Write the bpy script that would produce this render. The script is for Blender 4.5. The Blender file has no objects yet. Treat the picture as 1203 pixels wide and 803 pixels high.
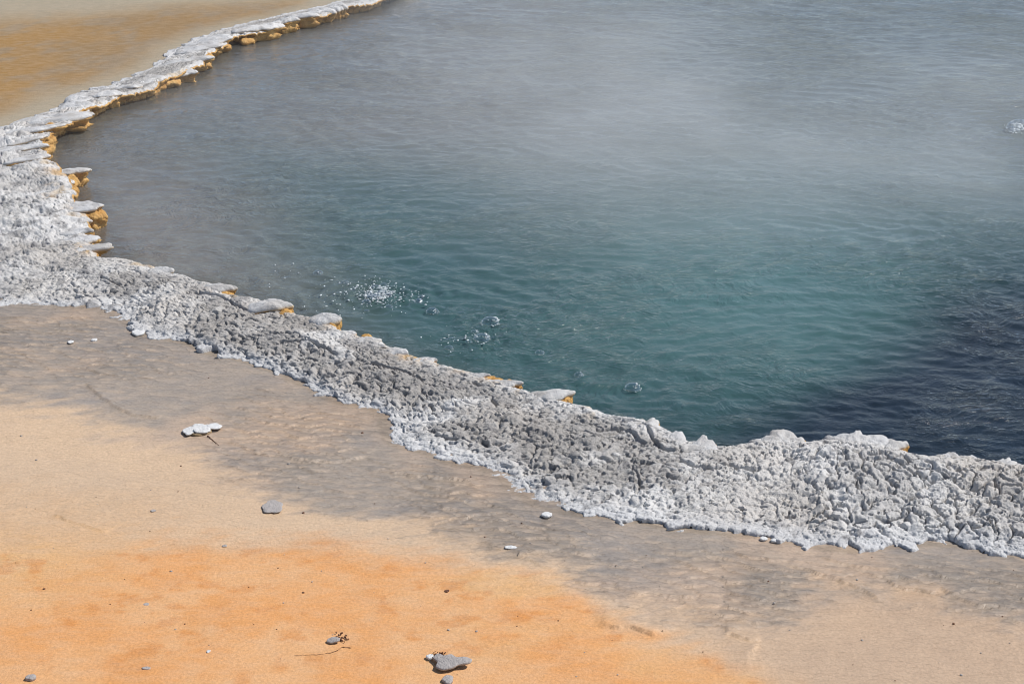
import bpy, bmesh, math, random
import numpy as np
from mathutils import Vector, Matrix

random.seed(7)
rng = np.random.default_rng(11)
S = bpy.context.scene
COL = S.collection

# ------------------------------------------------------------------ camera
CAM_H, PITCH, HALF = 3.0, math.radians(20.0), math.radians(11.0)   # height, pitch below horizon, half vertical angle
cam_d = bpy.data.cameras.new("camera")
cam = bpy.data.objects.new("camera", cam_d)
COL.objects.link(cam)
cam.location = (0, 0, CAM_H)
cam.rotation_euler = (math.pi / 2 - PITCH, 0, 0)
cam_d.sensor_fit = 'HORIZONTAL'
cam_d.angle = 2 * math.atan(math.tan(HALF) * 1203 / 803)
cam_d.clip_start, cam_d.clip_end = 0.1, 20000
cam_d.dof.use_dof = False
S.camera = cam

# ------------------------------------------------------------------ light
SUN_EL, SUN_AZ = math.radians(52), math.radians(78)      # azimuth clockwise from +Y (towards +X)
w = bpy.data.worlds.new("World")
S.world = w
w.use_nodes = True
nt = w.node_tree
sky = nt.nodes.new('ShaderNodeTexSky')
sky.sky_type = 'NISHITA'
sky.sun_disc = False
sky.sun_elevation, sky.sun_rotation = SUN_EL, SUN_AZ
sky.altitude = 2200
sky.air_density, sky.dust_density, sky.ozone_density = 1.0, 2.6, 1.0
nt.links.new(sky.outputs[0], nt.nodes['Background'].inputs[0])
nt.nodes['Background'].inputs[1].default_value = 0.10
sun_d = bpy.data.lights.new("sun", 'SUN')
sun_d.energy, sun_d.angle, sun_d.color = 4.4, math.radians(0.5), (1.0, 0.96, 0.9)
sun = bpy.data.objects.new("sun", sun_d)
COL.objects.link(sun)
sd = Vector((math.sin(SUN_AZ) * math.cos(SUN_EL), math.cos(SUN_AZ) * math.cos(SUN_EL), math.sin(SUN_EL)))
sun.rotation_euler = sd.to_track_quat('Z', 'Y').to_euler()
sun.location = (8, 4, 10)
S.view_settings.view_transform = 'Standard'
S.view_settings.look = 'None'
S.view_settings.exposure = 0.0
S.view_settings.gamma = 1.0
S.view_settings.use_curve_mapping = False
S.cycles.use_denoising = True
S.cycles.pixel_filter_type = 'BLACKMAN_HARRIS'
S.cycles.filter_width = 1.05
S.cycles.max_bounces = 8
S.cycles.volume_bounces = 1
S.cycles.transparent_max_bounces = 12
S.cycles.volume_step_rate = 0.35

# ------------------------------------------------------------------ helpers
F = 401.5 / math.tan(HALF)
CP, SP = math.cos(PITCH), math.sin(PITCH)

def at(px, py, z=0.0):
    """the point at height z that stands at a pixel of the photograph"""
    px, py = np.asarray(px, float), np.asarray(py, float)
    a, b = (px - 601.5) / F, -(py - 401.5) / F
    dy, dz = CP + b * SP, -SP + b * CP
    t = (z - CAM_H) / dz
    return np.stack([a * t, dy * t, np.zeros_like(t) + z], -1)

def pix(x, y, z=0.0):
    """the photograph's pixel of a point of the place"""
    zz = z - CAM_H
    d = y * CP - zz * SP
    d = np.where(d < 0.3, 0.3, d)
    return 601.5 + F * x / d, 401.5 - F * (y * SP + zz * CP) / d

def _h(ix, iy, s):
    n = (ix.astype(np.int64) * 374761393 + iy.astype(np.int64) * 668265263 + s * 1442695041) & 0xFFFFFFFF
    n = ((n ^ (n >> 13)) * 1274126177) & 0xFFFFFFFF
    n = ((n ^ (n >> 16)) * 2246822519) & 0xFFFFFFFF
    return ((n ^ (n >> 15)) & 0xFFFFFF) / float(0xFFFFFF)

def vn(x, y, s=0):
    ix, iy = np.floor(x), np.floor(y)
    fx, fy = x - ix, y - iy
    fx, fy = fx * fx * fx * (fx * (fx * 6 - 15) + 10), fy * fy * fy * (fy * (fy * 6 - 15) + 10)
    a, b = _h(ix, iy, s), _h(ix + 1, iy, s)
    c, d = _h(ix, iy + 1, s), _h(ix + 1, iy + 1, s)
    return (a * (1 - fx) + b * fx) * (1 - fy) + (c * (1 - fx) + d * fx) * fy

def fbm(x, y, o=4, s=0, g=0.5):
    """-1..1"""
    t, a, n = 0.0, 1.0, 0.0
    for k in range(o):
        t = t + a * (vn(x, y, s + 17 * k) * 2 - 1)
        n += a
        a *= g
        x, y = x * 2.03 + 11.3, y * 2.03 + 5.7
    return t / n

def ss(a, b, x):
    t = np.clip((x - a) / (b - a), 0, 1)
    return t * t * (3 - 2 * t)

def lerp(a, b, t):
    return a + (b - a) * t

def voronoi(x, y, cell, seed, wamp=0.0, jit=0.9, extra=None):
    """weighted cells: id, F1, F2, seed x, seed y in metres. extra(sx, sy) -> bool marks cells; the last output is the distance to the nearest marked one"""
    gx, gy = x / cell, y / cell
    ix, iy = np.floor(gx), np.floor(gy)
    f1 = np.full(x.shape, 9.0); f2 = np.full(x.shape, 9.0)
    bi = np.zeros(x.shape, np.int64); b2 = bi.copy(); bx = np.zeros(x.shape); by = np.zeros(x.shape)
    for dx in (-2, -1, 0, 1, 2):
        for dy in (-2, -1, 0, 1, 2):
            cx, cy = ix + dx, iy + dy
            sx = cx + 0.5 + (_h(cx, cy, seed) - 0.5) * jit
            sy = cy + 0.5 + (_h(cx, cy, seed + 1) - 0.5) * jit
            d = np.hypot(gx - sx, gy - sy) - wamp * (_h(cx, cy, seed + 2) - 0.5)
            n = d < f1
            ci = (cx.astype(np.int64) + 50000) * 200000 + cy.astype(np.int64) + 50000
            b2 = np.where(n, bi, np.where(d < f2, ci, b2))
            f2 = np.where(n, f1, np.minimum(f2, d))
            f1 = np.where(n, d, f1)
            bi = np.where(n, ci, bi)
            bx, by = np.where(n, sx, bx), np.where(n, sy, by)
    voronoi.pair = _h(np.minimum(bi, b2) % 1000003, np.maximum(bi, b2) % 1000033, 5)      # one value per border
    return bi, f1 * cell, f2 * cell, bx * cell, by * cell

def catmull(P, n):
    P = np.asarray(P, float)
    P = np.vstack([2 * P[0] - P[1], P, 2 * P[-1] - P[-2]])
    k = len(P) - 3
    t = np.linspace(0, k, n)
    i = np.minimum(t.astype(int), k - 1)
    f = (t - i)[:, None]
    a, b, c, d = P[i], P[i + 1], P[i + 2], P[i + 3]
    return 0.5 * (2 * b + (c - a) * f + (2 * a - 5 * b + 4 * c - d) * f * f + (3 * b - a - 3 * c + d) * f ** 3)

def inside(x, y, poly):
    r = np.zeros(x.shape, bool)
    X, Y = poly[:, 0], poly[:, 1]
    j = len(X) - 1
    for i in range(len(X)):
        c = (Y[i] > y) != (Y[j] > y)
        if Y[i] != Y[j]:
            r ^= c & (x < (X[j] - X[i]) * (y - Y[i]) / (Y[j] - Y[i]) + X[i])
        j = i
    return r

def dist_poly(x, y, poly, closed=True):
    d = np.full(x.shape, 1e9)
    n = len(poly)
    for i in range(n if closed else n - 1):
        a, b = poly[i], poly[(i + 1) % n]
        e = b - a
        L = max(e @ e, 1e-12)
        t = np.clip(((x - a[0]) * e[0] + (y - a[1]) * e[1]) / L, 0, 1)
        d = np.minimum(d, (x - a[0] - t * e[0]) ** 2 + (y - a[1] - t * e[1]) ** 2)
    return np.sqrt(d)

def mesh(name, V, Fc, mat, smooth=True, cols=None, attrs=None):
    me = bpy.data.meshes.new(name)
    V = np.ascontiguousarray(V, np.float32)
    Fc = np.ascontiguousarray(Fc, np.int32)
    k = Fc.shape[1]
    me.vertices.add(len(V)); me.vertices.foreach_set('co', V.ravel())
    me.loops.add(Fc.size); me.loops.foreach_set('vertex_index', Fc.ravel())
    me.polygons.add(len(Fc))
    me.polygons.foreach_set('loop_start', np.arange(len(Fc), dtype=np.int32) * k)
    me.polygons.foreach_set('use_smooth', np.full(len(Fc), smooth))
    me.update(calc_edges=True)
    if cols is not None:
        a = me.color_attributes.new('tint', 'FLOAT_COLOR', 'POINT')
        c4 = np.ones((len(V), 4), np.float32); c4[:, :3] = cols
        a.data.foreach_set('color', c4.ravel())
    for n, d in (attrs or {}).items():
        a = me.attributes.new(n, 'FLOAT', 'POINT')
        a.data.foreach_set('value', np.ascontiguousarray(d, np.float32))
    if mat: me.materials.append(mat)
    return me

def link(name, me, parent=None, loc=(0, 0, 0), rot=None, scale=None):
    o = bpy.data.objects.new(name, me)
    COL.objects.link(o)
    o.parent = parent
    o.location = loc
    if rot: o.rotation_euler = rot
    if scale: o.scale = scale
    return o

def tag(o, label, cat, group=None):
    o['label'] = label; o['category'] = cat
    if group: o['group'] = group
    return o

def grid_faces(nu, nv):
    i = np.arange(nu * nv).reshape(nu, nv)
    return np.stack([i[:-1, :-1], i[1:, :-1], i[1:, 1:], i[:-1, 1:]], -1).reshape(-1, 4)

def compact(V, Fc, *per):
    u, inv = np.unique(Fc, return_inverse=True)
    return (V[u], inv.reshape(Fc.shape)) + tuple(p[u] for p in per)

# ------------------------------------------------------------------ materials
class NT:
    def __init__(s, name):
        s.m = bpy.data.materials.new(name); s.m.use_nodes = True
        s.t = s.m.node_tree; s.t.nodes.clear()
        s.out = s.n('OutputMaterial')
    def n(s, kind, **k):
        nd = s.t.nodes.new('ShaderNode' + kind)
        for a, b in k.items():
            if a.startswith('i_'):
                key = a[2:]
                nd.inputs[int(key) if key.isdigit() else key.replace('_', ' ')].default_value = b
            else: setattr(nd, a, b)
        return nd
    def l(s, a, b): s.t.links.new(a, b)
    def math(s, op, a, b=None, c=None):
        nd = s.n('Math', operation=op)
        for i, v in enumerate((a, b, c)):
            if v is None: continue
            if hasattr(v, 'links'): s.l(v, nd.inputs[i])
            else: nd.inputs[i].default_value = v
        return nd.outputs[0]
    def mix(s, f, a, b, mode='MIX'):
        nd = s.n('Mix', data_type='RGBA', blend_type=mode)
        for i, v in ((0, f), (6, a), (7, b)):
            if hasattr(v, 'links'): s.l(v, nd.inputs[i])
            else: nd.inputs[i].default_value = (v if i == 0 else (*v, 1))
        return nd.outputs[2]
    def noise(s, scale, detail=4, rough=0.55, vec=None):
        nd = s.n('TexNoise', i_Scale=scale, i_Detail=detail, i_Roughness=rough)
        s.l(vec if vec is not None else s.pos(), nd.inputs['Vector'])
        return nd.outputs[0]
    def pos(s):
        if not hasattr(s, '_p'): s._p = s.n('NewGeometry').outputs['Position']
        return s._p
    def ramp(s, f, a, b):
        nd = s.n('MapRange', interpolation_type='SMOOTHSTEP', i_1=a, i_2=b)
        s.l(f, nd.inputs[0]); return nd.outputs[0]
    def bump(s, h, dist, strength=1.0, normal=None):
        nd = s.n('Bump', i_Strength=strength, i_Distance=dist)
        s.l(h, nd.inputs['Height'])
        if normal is not None: s.l(normal, nd.inputs['Normal'])
        return nd.outputs[0]
    def principled(s, col, rough, normal=None, spec=0.3):
        b = s.n('BsdfPrincipled')
        for v, key in ((col, 'Base Color'), (rough, 'Roughness')):
            if hasattr(v, 'links'): s.l(v, b.inputs[key])
            else: b.inputs[key].default_value = (*v, 1) if key == 'Base Color' else v
        b.inputs['Specular IOR Level'].default_value = spec
        if normal is not None: s.l(normal, b.inputs['Normal'])
        s.l(b.outputs[0], s.out.inputs[0])
        return s.m

def sinter_mat(name, base=None, speck=0.35):
    t = NT(name)
    if base is None:
        c = t.n('Attribute', attribute_name='tint').outputs['Color']
    else:
        c = t.mix(t.noise(22, 3), tuple(x * 0.82 for x in base), tuple(min(x * 1.15, .9) for x in base))
    n1 = t.noise(170, 4, 0.65)
    n2 = t.noise(420, 3, 0.6)
    n3 = t.noise(60, 5, 0.6)
    f = t.math('MULTIPLY', t.ramp(n1, 0.56, 0.74), speck)
    c = t.mix(f, c, (0.17, 0.155, 0.14))
    c = t.mix(t.math('MULTIPLY', t.ramp(n2, 0.55, 0.75), 0.5), c, (0.74, 0.74, 0.76))
    h = t.math('ADD', t.math('MULTIPLY', n1, 0.5), t.math('ADD', t.math('MULTIPLY', n2, 0.22), t.math('MULTIPLY', n3, 0.9)))
    return t.principled(c, 0.8, t.bump(h, 0.012, 0.75), 0.25)

M_RIM = sinter_mat('rim_sinter')
M_WHITE = sinter_mat('white_sinter', (0.74, 0.74, 0.73), 0.15)
M_GREY = sinter_mat('grey_sinter', (0.42, 0.385, 0.365), 0.2)
M_BROWN = sinter_mat('brown_debris', (0.14, 0.055, 0.025), 0.2)

def orange_mat():
    t = NT('ochre_underside')
    n = t.noise(14, 4); n2 = t.noise(70, 4, 0.6)
    c = t.mix(t.ramp(n, 0.3, 0.7), (0.46, 0.24, 0.06), (0.62, 0.38, 0.13))
    c = t.mix(t.ramp(n2, 0.55, 0.72), c, (0.26, 0.11, 0.03))
    return t.principled(c, 0.6, t.bump(n2, 0.012, 0.8), 0.3)
M_ORANGE = orange_mat()

def ground_mat():
    t = NT('sinter_ground')
    c = t.n('Attribute', attribute_name='tint').outputs['Color']
    g = t.n('Attribute', attribute_name='grain').outputs['Fac']       # 1 on the bacterial mat, 0 on the grey crust
    wet = t.n('Attribute', attribute_name='wet').outputs['Fac']
    mp = t.n('Mapping'); mp.inputs['Scale'].default_value = (1.0, 2.0, 1.0); mp.inputs['Rotation'].default_value = (0, 0, 0.35)
    t.l(t.pos(), mp.inputs['Vector'])
    n1 = t.noise(85, 5, 0.7)
    n2 = t.noise(9, 6, 0.62, mp.outputs[0])
    n3 = t.noise(45, 5, 0.65, mp.outputs[0])
    c = t.mix(t.math('MULTIPLY', t.ramp(n2, 0.35, 0.7), 0.22), c, (0.62, 0.46, 0.32), 'MIX')
    c = t.mix(t.math('MULTIPLY', t.ramp(n3, 0.52, 0.75), 0.2), c, (0.20, 0.15, 0.11))
    sat = t.n('HueSaturation'); t.l(c, sat.inputs['Color'])
    t.l(t.math('MULTIPLY_ADD', n1, 0.8, 0.62), sat.inputs['Value'])
    # flow scales: small plates, each tilted so that it ends in a lip on its outer side
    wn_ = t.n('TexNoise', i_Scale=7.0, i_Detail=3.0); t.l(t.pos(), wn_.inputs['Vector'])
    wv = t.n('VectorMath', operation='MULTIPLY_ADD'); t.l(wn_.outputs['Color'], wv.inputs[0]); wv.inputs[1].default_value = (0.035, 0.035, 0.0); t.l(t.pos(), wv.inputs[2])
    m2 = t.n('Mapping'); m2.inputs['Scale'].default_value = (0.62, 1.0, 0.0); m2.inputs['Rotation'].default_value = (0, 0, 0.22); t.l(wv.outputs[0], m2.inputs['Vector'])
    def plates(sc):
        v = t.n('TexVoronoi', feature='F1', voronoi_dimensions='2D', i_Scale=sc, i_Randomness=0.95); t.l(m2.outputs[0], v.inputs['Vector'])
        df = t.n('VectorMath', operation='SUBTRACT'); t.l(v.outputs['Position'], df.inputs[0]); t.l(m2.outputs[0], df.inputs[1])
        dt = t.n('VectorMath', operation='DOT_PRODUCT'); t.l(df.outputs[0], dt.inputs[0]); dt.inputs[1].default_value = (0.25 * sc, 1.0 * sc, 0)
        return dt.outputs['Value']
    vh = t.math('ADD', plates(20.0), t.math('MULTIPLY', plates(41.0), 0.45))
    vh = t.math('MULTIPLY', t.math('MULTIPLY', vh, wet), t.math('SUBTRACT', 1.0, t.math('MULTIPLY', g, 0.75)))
    h = t.math('ADD', t.math('MULTIPLY', n1, t.math('MULTIPLY_ADD', g, 0.35, 0.15)), t.math('MULTIPLY', n3, 0.25))
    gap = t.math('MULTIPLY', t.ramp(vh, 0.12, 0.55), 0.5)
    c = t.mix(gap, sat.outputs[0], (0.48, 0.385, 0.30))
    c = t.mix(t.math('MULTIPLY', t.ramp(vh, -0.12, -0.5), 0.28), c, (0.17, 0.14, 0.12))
    nb = t.bump(vh, 0.030, 1.0)
    r = t.math('SUBTRACT', 0.8, t.math('MULTIPLY', wet, 0.42))
    return t.principled(c, r, t.bump(h, 0.008, 0.8, nb), 0.3)
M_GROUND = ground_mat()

def water_mat():
    t = NT('pool_water')
    c = t.n('Attribute', attribute_name='tint').outputs['Color']
    clear = t.n('Attribute', attribute_name='clear').outputs['Fac']
    mp = t.n('Mapping'); mp.inputs['Scale'].default_value = (0.8, 1.0, 1.0); mp.inputs['Rotation'].default_value = (0, 0, -0.35)
    sw = t.n('TexNoise', i_Scale=1.1, i_Detail=3.0); t.l(t.pos(), sw.inputs['Vector'])       # swirls bend the ripples
    sv = t.n('VectorMath', operation='MULTIPLY_ADD'); t.l(sw.outputs['Color'], sv.inputs[0]); sv.inputs[1].default_value = (0.9, 0.9, 0); t.l(t.pos(), sv.inputs[2])
    t.l(sv.outputs[0], mp.inputs['Vector'])
    n1 = t.noise(12, 5, 0.65, mp.outputs[0])
    n2 = t.noise(34, 3, 0.6, mp.outputs[0])
    h = t.math('ADD', t.math('MULTIPLY', n1, 1.0), t.math('MULTIPLY', n2, 0.45))
    nrm = t.bump(t.math('MULTIPLY', h, t.math('MULTIPLY_ADD', t.ramp(t.noise(0.9, 4), 0.38, 0.62), 0.75, 0.25)), 0.025, 1.0)
    d = t.n('BsdfDiffuse'); t.l(c, d.inputs[0]); t.l(nrm, d.inputs['Normal'])
    tr = t.n('BsdfTransparent'); tr.inputs[0].default_value = (0.72, 0.80, 0.78, 1)
    m1 = t.n('MixShader'); t.l(clear, m1.inputs[0]); t.l(d.outputs[0], m1.inputs[1]); t.l(tr.outputs[0], m1.inputs[2])
    gl = t.n('BsdfGlossy', i_Roughness=0.12); gl.inputs[0].default_value = (1, 1, 1, 1); t.l(nrm, gl.inputs['Normal'])
    fr = t.n('Fresnel', i_IOR=1.33); t.l(nrm, fr.inputs['Normal'])
    m2 = t.n('MixShader'); t.l(fr.outputs[0], m2.inputs[0]); t.l(m1.outputs[0], m2.inputs[1]); t.l(gl.outputs[0], m2.inputs[2])
    t.l(m2.outputs[0], t.out.inputs[0])
    return t.m
M_WATER = water_mat()

def bubble_mat():
    t = NT('bubble_film')
    tr = t.n('BsdfTransparent'); tr.inputs[0].default_value = (0.97, 0.98, 0.98, 1)
    n = t.noise(60, 2)
    gl = t.n('BsdfGlossy', i_Roughness=0.05); gl.inputs[0].default_value = (1, 1, 1, 1); t.l(t.bump(n, 0.004, 0.4), gl.inputs['Normal'])
    lw = t.n('LayerWeight', i_Blend=0.5)
    m = t.n('MixShader'); t.l(t.math('MULTIPLY_ADD', t.math('POWER', lw.outputs['Facing'], 2.5), 0.75, 0.12), m.inputs[0]); t.l(tr.outputs[0], m.inputs[1]); t.l(gl.outputs[0], m.inputs[2])
    t.l(m.outputs[0], t.out.inputs[0])
    return t.m
M_BUBBLE = bubble_mat()

def foam_mat():
    t = NT('froth')
    return t.principled((0.78, 0.82, 0.83), 0.3, t.bump(t.noise(200, 2), 0.004, 0.6), 0.6)
M_FOAM = foam_mat()

def steam_mat():
    t = NT('steam')
    sep = t.n('SeparateXYZ'); t.l(t.pos(), sep.inputs[0])
    X, Y, Z = sep.outputs
    mp = t.n('Mapping'); mp.inputs['Scale'].default_value = (0.55, 0.42, 1.1); mp.inputs['Rotation'].default_value = (0, 0, 0.5)
    t.l(t.pos(), mp.inputs['Vector'])
    n = t.noise(0.8, 4, 0.55, mp.outputs[0])
    d = t.ramp(n, 0.44, 0.62)
    # a plume over the hot middle of the pool, a thinner veil drifting beyond it
    ex = t.math('POWER', t.math('DIVIDE', t.math('SUBTRACT', X, 2.0), 3.1), 2.0)
    ey = t.math('POWER', t.math('DIVIDE', t.math('SUBTRACT', Y, 10.7), 2.2), 2.0)
    plume = t.math('MULTIPLY', t.math('EXPONENT', t.math('MULTIPLY', t.math('ADD', ex, ey), -1.0)), t.math('MULTIPLY_ADD', d, 0.75, 0.35))
    shore = t.math('MULTIPLY_ADD', t.ramp(t.math('MULTIPLY_ADD', Y, 0.13, X), -0.1, 2.4), 0.95, 0.05)
    veil = t.math('MULTIPLY', t.math('MULTIPLY', t.ramp(Y, 8.8, 13.0), shore), t.math('MULTIPLY_ADD', d, 0.6, 0.28))
    base = t.math('ADD', t.math('MULTIPLY', plume, 0.36), t.math('MULTIPLY', veil, t.math('MULTIPLY_ADD', t.ramp(X, 0.3, 4.5), -0.14, 0.22)))
    top = t.math('SUBTRACT', 1.0, t.ramp(Z, 0.15, 1.1))
    far = t.math('SUBTRACT', 1.0, t.ramp(Y, 19.0, 24.0))
    rgt = t.math('SUBTRACT', 1.0, t.ramp(X, 9.0, 12.5))
    lft = t.ramp(X, -5.2, -3.2)
    frn = t.ramp(Y, 8.4, 9.2)
    dens = t.math('MULTIPLY', t.math('MULTIPLY', base, top), t.math('MULTIPLY', t.math('MULTIPLY', far, rgt), t.math('MULTIPLY', lft, frn)))
    pv = t.n('VolumePrincipled'); pv.inputs['Color'].default_value = (0.96, 0.97, 0.98, 1); pv.inputs['Anisotropy'].default_value = 0.1
    t.l(dens, pv.inputs['Density'])
    t.l(pv.outputs[0], t.out.inputs['Volume'])
    return t.m
M_STEAM = steam_mat()

# ------------------------------------------------------------------ the rim's two edges
Z_WATER, Z_EDGE = -0.03, 0.07
ST = [((452, -9), (460, -6)), ((428, -3), (434, 2)), ((398, 2), (403, 8)), ((375, 9), (382, 16)), ((340, 16), (345, 25)),
      ((300, 26), (308, 37)), ((270, 33), (275, 45)), ((240, 42), (250, 60)), ((205, 58), (228, 80)), ((180, 78), (203, 90)),
      ((150, 92), (178, 103)), ((120, 103), (148, 113)), ((98, 108), (124, 119)), ((75, 122), (102, 128)), ((40, 138), (92, 140)),
      ((0, 152), (65, 153)), ((-60, 175), (52, 168)), ((-120, 215), (58, 188)), ((-150, 250), (78, 207)), ((-150, 280), (84, 226)),
      ((-130, 310), (98, 250)), ((-100, 335), (102, 273)), ((-60, 352), (108, 290)), ((-20, 360), (122, 304)), ((30, 361), (150, 308)),
      ((80, 362), (185, 317)), ((120, 366), (215, 324)), ((148, 380), (248, 333)), ((168, 395), (275, 348)), ((205, 401), (305, 353)),
      ((240, 414), (340, 367)), ((280, 424), (375, 376)), ((320, 437), (405, 389)), ((355, 453), (450, 405)), ((400, 476), (500, 425)),
      ((440, 483), (545, 438)), ((452, 502), (575, 447)), ((458, 522), (600, 454)), ((490, 532), (640, 465)), ((530, 545), (672, 475)),
      ((575, 558), (715, 488)), ((605, 580), (745, 494)), ((640, 600), (770, 501)), ((690, 607), (800, 514)), ((740, 614), (840, 523)),
      ((790, 622), (880, 520)), ((850, 628), (920, 517)), ((895, 630), (945, 520)), ((935, 638), (975, 518)), ((985, 647), (1010, 518)),
      ((1040, 645), (1045, 525)), ((1095, 639), (1090, 535)), ((1140, 645), (1140, 540)), ((1203, 655), (1195, 546)), ((1300, 668), (1290, 557))]
so = at([s[0][0] for s in ST], [s[0][1] for s in ST], 0.0)[:, :2]
si = at([s[1][0] for s in ST], [s[1][1] for s in ST], Z_EDGE)[:, :2]
EXT_O = [(3.6, 6.25), (5.2, 6.6), (8, 8.6), (9.6, 12), (9.4, 16), (7.2, 20), (3.6, 22.8), (0.6, 23.0), (-0.9, 21.4)]
EXT_I = [(3.55, 6.95), (4.9, 7.3), (7.3, 9.2), (8.8, 12.2), (8.6, 15.8), (6.6, 19.4), (3.3, 22.1), (0.8, 22.3), (-0.6, 20.9)]
# fine strip: walk the stations, sampled by size in the picture
N0 = 6000
o0, i0 = catmull(so, N0), catmull(si, N0)
mid = (o0 + i0) / 2
px0, py0 = pix(mid[:, 0], mid[:, 1])
step = np.hypot(np.diff(px0), np.diff(py0))
wd = np.hypot(np.diff(mid[:, 0]), np.diff(mid[:, 1]))
dens = np.maximum(step * 1.05, wd / 0.02)
cum = np.concatenate([[0], np.cumsum(dens)])
NU = 2100
tq = np.interp(np.linspace(0, cum[-1], NU), cum, np.arange(N0))
def samp(a): return np.stack([np.interp(tq, np.arange(N0), a[:, k]) for k in range(2)], -1)
OC, IC = samp(o0), samp(i0)
eo = catmull([so[-1]] + EXT_O + [so[0]], 160)
ei = catmull([si[-1]] + EXT_I + [si[0]], 160)
POLY_O = np.vstack([OC[::8], eo[1:-1:2]])
POLY_I = np.vstack([IC[::8], ei[1:-1:2]])

# ------------------------------------------------------------------ rim surface
NOUT, NV = 14, 170
wid = np.hypot(*(IC - OC).T)
vin = np.linspace(0, 1, NV) ** 0.92
v = np.concatenate([np.linspace(-1, 0, NOUT, endpoint=False), vin])          # negative: metres outside / 0.07
VV = np.where(v[None, :] < 0, v[None, :] * 0.07 / wid[:, None], v[None, :])
X = OC[:, None, 0] + (IC - OC)[:, None, 0] * VV
Y = OC[:, None, 1] + (IC - OC)[:, None, 1] * VV
dirw = (IC - OC) / wid[:, None]
# knobbly inner edge
tg = np.gradient(IC, axis=0); tg /= np.hypot(*tg.T)[:, None]
nrm_i = np.stack([tg[:, 1], -tg[:, 0]], -1)
flip = np.sign((nrm_i * dirw).sum(1))
nrm_i *= flip[:, None]                                                          # towards the water
ipx, ipy = pix(IC[:, 0], IC[:, 1], Z_EDGE)
lob = fbm(IC[:, 0] / 0.13, IC[:, 1] / 0.13, 3, 5) * 0.035 + (0.05 + 0.09 * ss(150, 100, ipy)) * fbm(IC[:, 0] / 0.42, IC[:, 1] / 0.42, 2, 6) * ss(330, 250, ipy)
POLY_B = np.vstack([(IC + nrm_i * (lob[:, None] - np.where(ipy < 320, 0.10, 0.05)[:, None]))[::8], ei[1:-1:2]])
fin = ss(0.8, 1.0, VV)
X = X + nrm_i[:, None, 0] * lob[:, None] * fin
Y = Y + nrm_i[:, None, 1] * lob[:, None] * fin
PX, PY = pix(X, Y, 0.05)

wx = X + 0.030 * fbm(X / 0.10, Y / 0.10, 2, 31) + 0.010 * fbm(X / 0.026, Y / 0.026, 2, 35)
wy = Y + 0.030 * fbm(X / 0.10 + 9, Y / 0.10, 2, 41) + 0.010 * fbm(X / 0.026, Y / 0.026 + 7, 2, 45)
CELL = 0.047
cid, f1, f2, sx, sy = voronoi(wx, wy, CELL, 101, 0.8)
PAIR = voronoi.pair
# which cells belong to the rim
uc, first, inv = np.unique(cid.ravel(), return_index=True, return_inverse=True)
csx, csy = sx.ravel()[first], sy.ravel()[first]
cin = inside(csx, csy, POLY_O)
IN = cin[inv].reshape(cid.shape)
# how near an inside vertex is to a cell that is not the rim's: distance field in grid steps, via the border of IN
dOut = np.full(cid.shape, 9.0)
NEAR = VV * wid[:, None] < 0.14
bix, biy = X[NEAR], Y[NEAR]
# nearest outside seeds by testing the neighbouring lattice cells again
gx, gy = wx[NEAR] / CELL, wy[NEAR] / CELL
fo = np.full(gx.shape, 9.0)
okset = dict(zip(uc.tolist(), cin.tolist()))
for dx in (-2, -1, 0, 1, 2):
    for dy in (-2, -1, 0, 1, 2):
        cx, cy = np.floor(gx) + dx, np.floor(gy) + dy
        qx = cx + 0.5 + (_h(cx, cy, 101) - 0.5) * 0.9
        qy = cy + 0.5 + (_h(cx, cy, 102) - 0.5) * 0.9
        d = np.hypot(gx - qx, gy - qy) - 0.8 * (_h(cx, cy, 103) - 0.5)
        ids = (cx.astype(np.int64) + 50000) * 200000 + cy.astype(np.int64) + 50000
        u2, f_, i_ = np.unique(ids, return_index=True, return_inverse=True)
        o_ = ~inside(qx[f_] * CELL, qy[f_] * CELL, POLY_O)
        fo = np.where(o_[i_.ravel()], np.minimum(fo, d), fo)
dOut[NEAR] = (fo - f1[NEAR] / CELL) * CELL
EDGE = np.clip(dOut / 0.026, 0, 1)
EDGE = (1 - (1 - EDGE) ** 2) ** 0.7

W = np.clip(VV, 0, 1)
# where the crust is knobbly and where it is a smooth sheet
lown = fbm(X / 0.45, Y / 0.45, 3, 61)
K = np.where(PX > 900, ss(905, 975, PX + 40 * lown) * ss(1.0, 0.78, W), 0)
K = np.maximum(K, np.where((PX > 120) & (PX <= 800) & (PY > 300), ss(760, 640, PX + 0.9 * (PY - 540) + 60 * lown) * ss(120, 200, PX) * ss(0.86, 0.48, W + 0.22 * lown), 0))
K = np.maximum(K, np.where(PY > 340, ss(0.30, 0.10, W), 0) * 0.55)
K = K * lerp(0.28, 1, ss(0.0, 0.22, W))
K = np.maximum(K, 0.34 + 0.42 * ss(0.0, 0.4, lown) * (PX < 260) * ss(0.95, 0.7, W))
K = K * lerp(0.78, 1, ss(600, 760, PX))
K = np.where(PY < 150, 0.30, K)
K = np.where(W > 0.9, K * lerp(1, 0.5, ss(0.9, 1.0, W)), K)

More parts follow.
